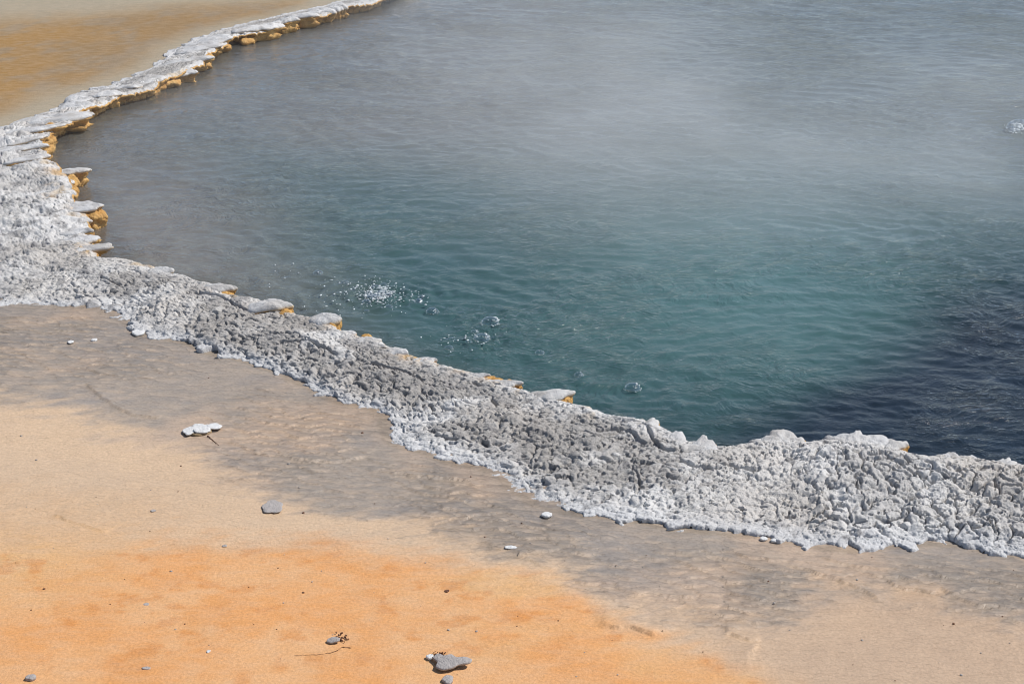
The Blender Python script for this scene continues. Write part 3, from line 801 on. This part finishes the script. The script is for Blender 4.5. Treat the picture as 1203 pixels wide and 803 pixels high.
bedc = lerp(np.array((0.17, 0.11, 0.055)), np.array((0.10, 0.16, 0.15)), ss(0.05, 0.8, di[loc])[:, None])
c = np.where(outside[:, None], c, bedc)
GC = np.tile(np.array((0.40, 0.32, 0.22)), (GX.size, 1)).reshape(GX.shape + (3,))
GC[loc] = c
grain = np.ones(GX.shape); grain[loc] = np.where(near, ft_, 1)
wet = np.zeros(GX.shape); wet[loc] = np.where(near, (1 - fo_) * lerp(0.45, 1, ss(-.4, .25, gn + 0.3 * (gpx > 850))), 0.2)
gq = grid_faces(*GX.shape)
gP = np.stack([GX, GY, GZ], -1).reshape(-1, 3)
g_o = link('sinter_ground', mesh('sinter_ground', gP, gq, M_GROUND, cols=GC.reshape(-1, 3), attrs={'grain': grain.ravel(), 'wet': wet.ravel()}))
g_o['kind'] = 'structure'

def ground_z(x, y):
    i = int(np.clip(np.searchsorted(gx, x), 1, len(gx) - 1)); j = int(np.clip(np.searchsorted(gy, y), 1, len(gy) - 1))
    return float(max(GZ[i - 1, j - 1], GZ[i, j], GZ[i - 1, j], GZ[i, j - 1]))

# ------------------------------------------------------------------ water
wxs = axis([(-4.6, -3.2, 30, 0), (-3.2, 3.2, 330, 0), (3.2, 10, 150, 0)])
wys = axis([(5.9, 9.5, 220, 0), (9.5, 14, 200, 0), (14, 23, 230, 0)])
WX, WY = np.meshgrid(wxs, wys, indexing='ij')
insw = inside(WX, WY, PI2)
dw = dist_poly(WX, WY, PI2)
wz = np.zeros(WX.shape)
r2 = np.random.default_rng(3)
warpx = WX + 0.5 * fbm(WX / 1.7, WY / 1.7, 3, 701); warpy = WY + 0.5 * fbm(WX / 1.7, WY / 1.7 + 8, 3, 705)
for k in range(22):
    lam = 0.05 * 1.10 ** k
    an = math.radians(r2.normal(65, 55))
    kk = 2 * math.pi / lam
    ph = kk * (warpx * math.cos(an) + warpy * math.sin(an)) + r2.uniform(0, 6.28)
    patch = ss(0.38, 0.8, vn(WX / (lam * 4) + k, WY / (lam * 3), 720 + k))
    wz += 0.0100 * lam ** 0.85 * patch * (0.6 if lam > 0.2 else 0.8) * (1 - np.abs(np.sin(ph / 2)) * 2)
wz += 0.006 * fbm(WX / 0.16, WY / 0.09, 4, 731, 0.6)
calm = ss(0.0, 0.4, dw)
wz = wz * lerp(0.35, 1.0, calm)
for bx_, by_, rr_, am in [(576, 380, .16, .006), (566, 399, .14, .005), (743, 457, .15, .005), (634, 415, .12, .004), (680, 441, .12, .004), (508, 367, .12, .005), (1192, 152, .5, .012), (447, 347, .22, .010), (428, 348, .3, .006), (490, 352, .15, .007)]:
    q = at(bx_, by_, Z_WATER)
    d = np.hypot(WX - q[0], WY - q[1])
    wz += am * np.cos(d / 0.012 * 0.9 + 3 * fbm(WX / 0.2, WY / 0.2, 2, 751)) * np.exp(-d / rr_) + am * 0.8 * np.exp(-(d / rr_) ** 2) * fbm(WX / 0.05, WY / 0.05, 3, 755)
wpx, wpy = pix(WX, WY, Z_WATER)
teal = np.array((0.040, 0.092, 0.092)); navy = np.array((0.013, 0.021, 0.032)); shal = np.array((0.190, 0.175, 0.155)); midb = np.array((0.125, 0.132, 0.124)); milky = np.array((0.085, 0.175, 0.178))
wn = fbm(WX / 1.1, WY / 1.1, 4, 741)
# shelf -> turquoise bowl -> dark vent
shelf = ss(520, 200, wpx - 0.55 * (wpy - 330) + 40 * wn)
shelf = np.maximum(shelf, ss(230, 120, wpy + 20 * wn) * ss(900, 500, wpx))
wc = lerp(teal, shal, shelf[..., None])
wc = lerp(wc, milky, (0.85 * np.exp(-((wpx - 870) / 190) ** 2 - ((wpy - 325) / 85) ** 2))[..., None])
wc = lerp(wc, midb, (ss(280, 120, wpy) * 0.7)[..., None])
vent_x = np.interp(wpy, [-100, 100, 250, 330, 400, 440, 480, 560], [1560, 1400, 1190, 1085, 1030, 985, 860, 760])
vent = ss(-90, 110, wpx - vent_x + 45 * wn) * lerp(0.25, 1, ss(250, 400, wpy))
vent = np.maximum(vent, 0.5 * ss(420, 540, wpy + 12 * wn) * ss(560, 860, wpx))
wc = lerp(wc, navy, (0.97 * vent)[..., None])
clear = ss(0.45, 0.02, dw) * 0.6
wP = np.stack([WX, WY, Z_WATER + wz], -1).reshape(-1, 3)
wq = grid_faces(*WX.shape)
okw = (insw | (dw < 0.2)).ravel()
wq = wq[okw[wq].all(1)]
wV, wQ, wC, wcl = compact(wP, wq, wc.reshape(-1, 3), clear.ravel())
w_o = link('pool_water', mesh('pool_water', wV, wQ, M_WATER, cols=wC, attrs={'clear': wcl}))
w_o['kind'] = 'structure'

# ------------------------------------------------------------------ steam over the pool
sx0, sx1, sy0, sy1, sz0, sz1 = -5.2, 12.5, 8.4, 24.6, 0.16, 1.55
bm = bmesh.new()
bmesh.ops.create_cube(bm, size=1.0)
for q in bm.verts:
    q.co = ((sx0 + sx1) / 2 + q.co.x * (sx1 - sx0), (sy0 + sy1) / 2 + q.co.y * (sy1 - sy0), (sz0 + sz1) / 2 + q.co.z * (sz1 - sz0))
me = bpy.data.meshes.new('steam'); bm.to_mesh(me); bm.free(); me.materials.append(M_STEAM)
st_o = link('steam', me); st_o['kind'] = 'stuff'

# ------------------------------------------------------------------ bubbles and froth
def dome_mesh(name, r, hgt, seed, nphi=28, nr=9):
    V = []
    ph = np.linspace(0, 2 * math.pi, nphi, endpoint=False)
    wob = 1 + 0.05 * fbm(np.cos(ph) + seed, np.sin(ph), 2, 800)
    for k in range(nr):
        e = k / (nr - 1) * math.pi / 2
        V.append(np.stack([np.cos(ph) * math.cos(e) * r * wob, np.sin(ph) * math.cos(e) * r * wob, np.full(nphi, math.sin(e) * hgt)], -1))
    V[-1] *= np.array((0.02, 0.02, 1))
    i = np.arange(nr * nphi).reshape(nr, nphi); j = np.roll(i, -1, 1)
    return mesh(name, np.concatenate(V), np.stack([i[:-1], j[:-1], j[1:], i[1:]], -1).reshape(-1, 4), M_BUBBLE)

def blobs(name, pts, mat, sub=1):
    """small irregular drops joined into one mesh"""
    bm = bmesh.new(); bmesh.ops.create_icosphere(bm, subdivisions=sub, radius=1.0)
    bv = np.array([q.co[:] for q in bm.verts]); bf = np.array([[q.index for q in f.verts] for f in bm.faces]); bm.free()
    V, Fq = [], []
    for k, (x, y, z, a, b, c_) in enumerate(pts):
        an = random.random() * 6.28
        jv = bv * (1 + 0.3 * (rng.random((len(bv), 1)) - 0.5)) * np.array((a, b, c_))
        jv = jv @ np.array(((math.cos(an), math.sin(an), 0), (-math.sin(an), math.cos(an), 0), (0, 0, 1)))
        V.append(jv + np.array((x, y, z))); Fq.append(bf + k * len(bv))
    return mesh(name, np.concatenate(V), np.concatenate(Fq), mat)

def bubble(px, py, rpx, label, sparks=7, hh=0.75):
    p = at(px, py, Z_WATER)
    mpp = math.hypot(p[1], CAM_H) / F
    r = rpx * mpp * 1.15
    t = link('bubble', None, loc=tuple(p)); t.empty_display_size = r
    tag(t, label, 'bubble', 'bubbles breaking on the pool surface')
    link('dome', dome_mesh('dome', r, r * hh, px), t)
    pts = []
    for k in range(sparks):
        a, e = random.uniform(-1.6, 0.9), random.uniform(0.15, 1.1)
        s = r * random.uniform(0.05, 0.13)
        pts.append((math.cos(a) * math.cos(e) * r * 1.0, math.sin(a) * math.cos(e) * r, math.sin(e) * r * hh, s, s, s * 0.6))
    for k in range(10):
        a = 2 * math.pi * k / 10 + random.uniform(-.2, .2)
        s = r * random.uniform(0.03, 0.08)
        pts.append((math.cos(a) * r, math.sin(a) * r, 0.003, s * 1.4, s * 1.4, s * 0.6))
    link('froth', blobs('froth', pts, M_FOAM), t)['kind'] = 'stuff'
for a in [(576, 380, 10, 'large clear dome bubble with a bright froth patch above its neighbour', 16), (566, 399, 9, 'low clear bubble with froth streak just below the largest bubble', 14),
          (743, 457, 9, 'clear bubble in dark teal water beyond the pointed white ledge', 10), (558, 390, 4, 'tiny froth-topped bubble between the two clear bubbles', 8),
          (634, 415, 5, 'faint flat bubble right of the bubble pair in teal water', 3), (680, 441, 5, 'small bubble in teal water beyond the orange-edged crust', 6),
          (508, 367, 7, 'thin bubble at the outer end of the churning froth', 5), (1198, 153, 15, 'big bulging bubble breaking with white froth at the far edge of view', 12)]:
    bubble(*a)

def froth(cx, cy, sxp, syp, n, label, domes, name='froth_patch', big=1.0):
    p0 = at(cx, cy, Z_WATER); mpp = math.hypot(p0[1], CAM_H) / F
    t = link(name, None, loc=tuple(p0)); t.empty_display_size = 0.1
    tag(t, label, 'froth')
    pts = []
    for k in range(n):
        q = at(cx + random.gauss(0, sxp), cy + random.gauss(0, syp), Z_WATER)
        s = big * mpp * random.choice((0.35, 0.4, 0.45, 0.5, 0.6, 0.7, 1.0, 1.3))
        pts.append((q[0] - p0[0], q[1] - p0[1], random.uniform(0.004, 0.014), s * random.uniform(.8, 1.8), s, s * 0.8))
    for k in range(n // 7):
        q = at(cx + random.gauss(0, sxp * .8), cy + random.gauss(0, syp * .8), Z_WATER)
        s = big * mpp * random.uniform(1.0, 2.6)
        pts.append((q[0] - p0[0], q[1] - p0[1], 0.006 + 0.03 * (big - 1) * random.random(), s * random.uniform(.8, 1.6), s * 0.6, mpp * 0.35))
    o = link('froth', blobs('froth', pts, M_FOAM), t); o['kind'] = 'stuff'
    for k in range(domes):
        q = at(cx + random.gauss(0, sxp * 0.7), cy + random.gauss(0, syp * 0.7), Z_WATER)
        r = mpp * random.uniform(2.5, 7)
        link('dome', dome_mesh('dome', r, r * 0.65, k + cx), t, (q[0] - p0[0], q[1] - p0[1], 0))
froth(447, 347, 11, 6.0, 260, 'dense churning white froth boiling up beside the near bank', 9)
froth(428, 348, 30, 11, 150, 'loose scattered froth specks spreading around the dense boiling patch', 10)
froth(490, 352, 8, 4, 24, 'small star-shaped splash of froth right of the dense patch', 3)
froth(548, 400, 22, 9, 40, 'sparse froth specks around the pair of clear bubbles', 2)
froth(1194, 152, 7, 3, 60, 'bright white froth splash around the big bulging bubble at the far side', 3, big=1.9)
froth(345, 325, 22, 7, 16, 'few white froth specks in the grey shallows', 1)

# ------------------------------------------------------------------ loose flakes and pebbles on the ground
def flake_mesh(name, rx, ry, th, seed, mat, outline=None, nphi=26, dome=0.25):
    """irregular flat plate with an edge and a slightly uneven top; outline: unit polygon"""
    if outline is None:
        ph = np.linspace(0, 2 * math.pi, nphi, endpoint=False)
        r = 1 + 0.30 * fbm(np.cos(ph) * 1.3 + seed, np.sin(ph) * 1.3, 3, 900 + seed) + 0.12 * fbm(np.cos(ph) * 6 + seed, np.sin(ph) * 6, 2, 901 + seed)
        ox, oy = np.cos(ph) * r * rx, np.sin(ph) * r * ry
    else:
        q = catmull(np.vstack([outline, outline[:1]]), 53)[:-1]
        j = 1 + 0.03 * fbm(q[:, 0] * 9, q[:, 1] * 9, 2, 905)
        ox, oy = q[:, 0] * rx * j, q[:, 1] * ry * j
    n = len(ox)
    V = []
    for rr, z in ((0.75, -0.3), (0.97, 0.1), (1.0, 0.5), (0.985, 0.85), (0.93, 1.0), (0.7, 1.0 + dome * 0.4), (0.4, 1.0 + dome * 0.8), (0.2, 1.0 + dome), (0.01, 1.0 + dome)):
        V.append(np.stack([ox * rr, oy * rr, th * (z + 0.12 * fbm(ox * rr / 0.02 + seed, oy * rr / 0.02, 3, 910) * (z > 0.1))], -1))
    i = np.arange(len(V) * n).reshape(len(V), n); j = np.roll(i, -1, 1)
    return mesh(name, np.concatenate(V), np.stack([i[:-1], j[:-1], j[1:], i[1:]], -1).reshape(-1, 4), mat)

def spot_at(px, py):
    p = at(px, py)
    for _ in range(3): p = at(px, py, ground_z(p[0], p[1]))
    return p, math.hypot(p[1], CAM_H) / F, CAM_H / math.hypot(p[1], CAM_H)     # point, metres per pixel, foreshortening

def flake(name, px, py, wpx, hpx, th, mat, label, cat, outline=None, tilt=(0, 0), group=None, lift=0.0, dome=.12):
    th = th * 0.75
    p, mpp, fs = spot_at(px, py)
    o = link(name, flake_mesh(name, wpx * mpp / 2, hpx * mpp / 2 / fs, th, int(px) % 97, mat, outline, dome=dome), None, (p[0], p[1], p[2] + lift), (tilt[0], tilt[1], 0))
    return tag(o, label, cat, group)

# cluster of white plates
p, mpp, fs = spot_at(236, 506)
t = link('white_flake', None, loc=(p[0], p[1], p[2] - 0.002)); t.empty_display_size = 0.05
tag(t, 'cluster of bright white rounded crust plates alone on the grey wet ground', 'flake')
for k, (dx, dy, wp, hp, z) in enumerate([(-12, 2, 17, 9, .008), (-3, -3, 17, 5, .010), (3, 3, 19, 7, .015), (15, -2, 17, 6, .013), (7, -1, 12, 6, .011)]):
    link('plate', flake_mesh('plate', wp * mpp / 2, hp * mpp / 2 / fs, 0.006, 20 + k, M_WHITE, dome=.06), t, (dx * mpp, -dy * mpp / fs, z), (0.03, -0.04 + 0.02 * k, 0))
link('base_stone', flake_mesh('base_stone', 15 * mpp, 3.6 * mpp / fs, 0.012, 33, sinter_mat('tan_sinter', (0.34, 0.24, 0.13))), t, (-1 * mpp, -2.5 * mpp / fs, 0))
flake('grey_flake', 320, 596, 24, 14, 0.007, M_GREY, 'rounded grey crust flake lying alone on the cream ground', 'flake', lift=0.001)
# large grey stone on the ochre mat
ol = np.array([(-1.0, .55), (-.72, .95), (-.45, .62), (-.05, .72), (.25, .30), (.72, .22), (1.0, -.10), (.85, -.45), (.35, -.55), (.05, -.85), (-.45, -.95), (-.78, -.55), (-.72, -.05)])
flake('grey_stone', 531, 781, 47, 19, 0.013, M_GREY, 'large flat grey stone with jagged outline on the orange ground', 'stone', ol, (0.02, -0.10), lift=0.012, dome=.1)
flake('white_chip', 505, 773, 9, 5, 0.010, M_WHITE, 'small white chip touching the upper edge of the large flat grey stone', 'chip', lift=0.002)
flake('grey_pebble', 526, 800, 12, 9, 0.014, M_GREY, 'small grey pebble just below the large flat grey stone', 'pebble')
flake('grey_pebble', 36, 797, 12, 6, 0.014, M_GREY, 'dark grey pebble in the bottom corner of the orange ground', 'pebble')
flake('grey_pebble', 172, 784, 9.6, 3.2, 0.0042, M_GREY, 'low pale grey pebble in the lower orange ground', 'pebble', lift=-.002)
flake('grey_pebble', 172, 709, 6.4, 3.2, 0.0036, M_GREY, 'tiny grey pebble embedded in the middle of the orange ground', 'pebble', lift=-.002)
flake('grey_pebble', 180, 600, 6.4, 2.4, 0.0048, M_GREY, 'tiny dark pebble on the cream ground above the orange', 'pebble')
flake('grey_pebble', 264, 641, 5.6, 2.4, 0.0036, M_GREY, 'tiny grey pebble at the upper edge of the orange ground', 'pebble')
flake('grey_pebble', 525, 694, 4.8, 3.2, 0.0036, M_BROWN, 'tiny dark brown pebble above the large flat grey stone', 'pebble')
flake('white_pebble', 245, 765, 4.8, 3.2, 0.0036, M_WHITE, 'tiny white pebble on the lower orange ground', 'pebble')
flake('white_pebble', 111, 400, 8, 3, 0.010, M_WHITE, 'small white pebble on tan ground below the corner of the rim', 'pebble')
flake('white_pebble', 83, 402, 7, 3, 0.007, M_WHITE, 'smaller yellowish white pebble beside another pebble below the rim', 'pebble')
flake('white_flake', 163, 392, 15, 7, 0.014, M_WHITE, 'white flat flake detached at the rim margin near its corner', 'flake', lift=0.002)
flake('white_flake', 305, 430, 12, 5, 0.012, M_WHITE, 'small white flake lying against the scalloped rim margin', 'flake', lift=0.002)
flake('white_flake', 642, 606, 13, 5, 0.012, M_WHITE, 'small white flake just off the middle of the rim margin', 'flake', lift=0.002)
flake('white_flake', 600, 643, 14, 4, 0.005, M_WHITE, 'flat white flake smear on grey ground away from the rim', 'flake')
for k, (x, y, wp) in enumerate([(898, 628, 10), (909, 636, 8), (897, 634, 8)]):
    flake('white_chip', x, y, wp, 4, 0.010, M_WHITE, ['white chip touching the rim margin above two loose chips', 'white chip farthest out of three beside the rim margin', 'white chip in the middle of three beside the rim margin'][k], 'chip', group='chips below the rim', lift=0.002)
# brown shard with debris
flake('brown_shard', 391, 754, 17, 5, 0.008, M_GREY, 'thin grey brown shard lying tilted on the orange ground', 'shard', None, (0.12, -0.18), lift=0.006)
def crumbs(name, px, py, sxp, syp, n, label, mat):
    p, mpp, fs = spot_at(px, py)
    pts = [(random.gauss(0, sxp) * mpp, random.gauss(0, syp) * mpp / fs, random.uniform(0.0, 0.006), *(mpp * random.uniform(.5, 1.5) for _ in range(3))) for _ in range(n)]
    o = link(name, blobs(name, pts, mat), None, tuple(p)); tag(o, label, 'debris'); o['kind'] = 'stuff'
crumbs('brown_debris', 401, 749, 4, 2.5, 34, 'reddish brown crumbs around the thin tilted shard', M_BROWN)
crumbs('brown_debris', 516, 769, 5, 1.5, 34, 'reddish brown crumbs along the top of the large flat grey stone', M_BROWN)
def twig(name, pts, r, label):
    q = []
    for x, y in pts:
        pp, mpp, fs = spot_at(x, y); q.append(pp + np.array((0, 0, r * 0.6)))
    q = catmull(q, 26)
    q = q + 0.003 * (rng.random(q.shape) - .5)
    V = []; n = len(q)
    for k in range(n):
        tg_ = q[min(k + 1, n - 1)] - q[max(k - 1, 0)]; tg_ /= np.linalg.norm(tg_)
        s1 = np.cross(tg_, (0, 0, 1)); s1 /= np.linalg.norm(s1); s2 = np.cross(s1, tg_)
        rr = r * (0.5 + 0.8 * random.random()) * (1 - 0.6 * k / n)
        for e in range(5):
            V.append(q[k] + rr * (math.cos(e * 1.257) * s1 + math.sin(e * 1.257) * s2))
    i = np.arange(n * 5).reshape(n, 5); j = np.roll(i, -1, 1)
    V = np.array(V); c0 = V.mean(0)
    o = link(name, mesh(name, V - c0, np.stack([i[:-1], j[:-1], j[1:], i[1:]], -1).reshape(-1, 4), M_BROWN), None, tuple(c0))
    tag(o, label, 'twig')
twig('twig', [(412, 761), (402, 760), (394, 765), (378, 768), (362, 769), (345, 770)], 0.0015, 'long thin brown root fibre on orange ground below the shard')
twig('twig', [(244, 512), (251, 518), (257, 523)], 0.0025, 'short dark twig beside the white plate cluster')

# fine grit strewn over the ground
pts = []
for _ in range(150):
    x_, y_ = random.uniform(-10, 1210), random.uniform(430, 803)
    p, mpp, fs = spot_at(x_, y_)
    if inside(np.array([p[0]]), np.array([p[1]]), POLY_O)[0] or (y_ < 660 and random.random() < .3): continue
    sz = mpp * random.choice((0.5, 0.6, 0.7, 0.8, 1.0, 1.5))
    pts.append((p[0], p[1], p[2] + 0.001, sz * 1.3, sz * 1.2, sz * 0.45))
for k, m_ in enumerate((M_BROWN, M_GREY)):
    o = link('grit', blobs('grit', pts[k::2], m_)); o['kind'] = 'stuff'
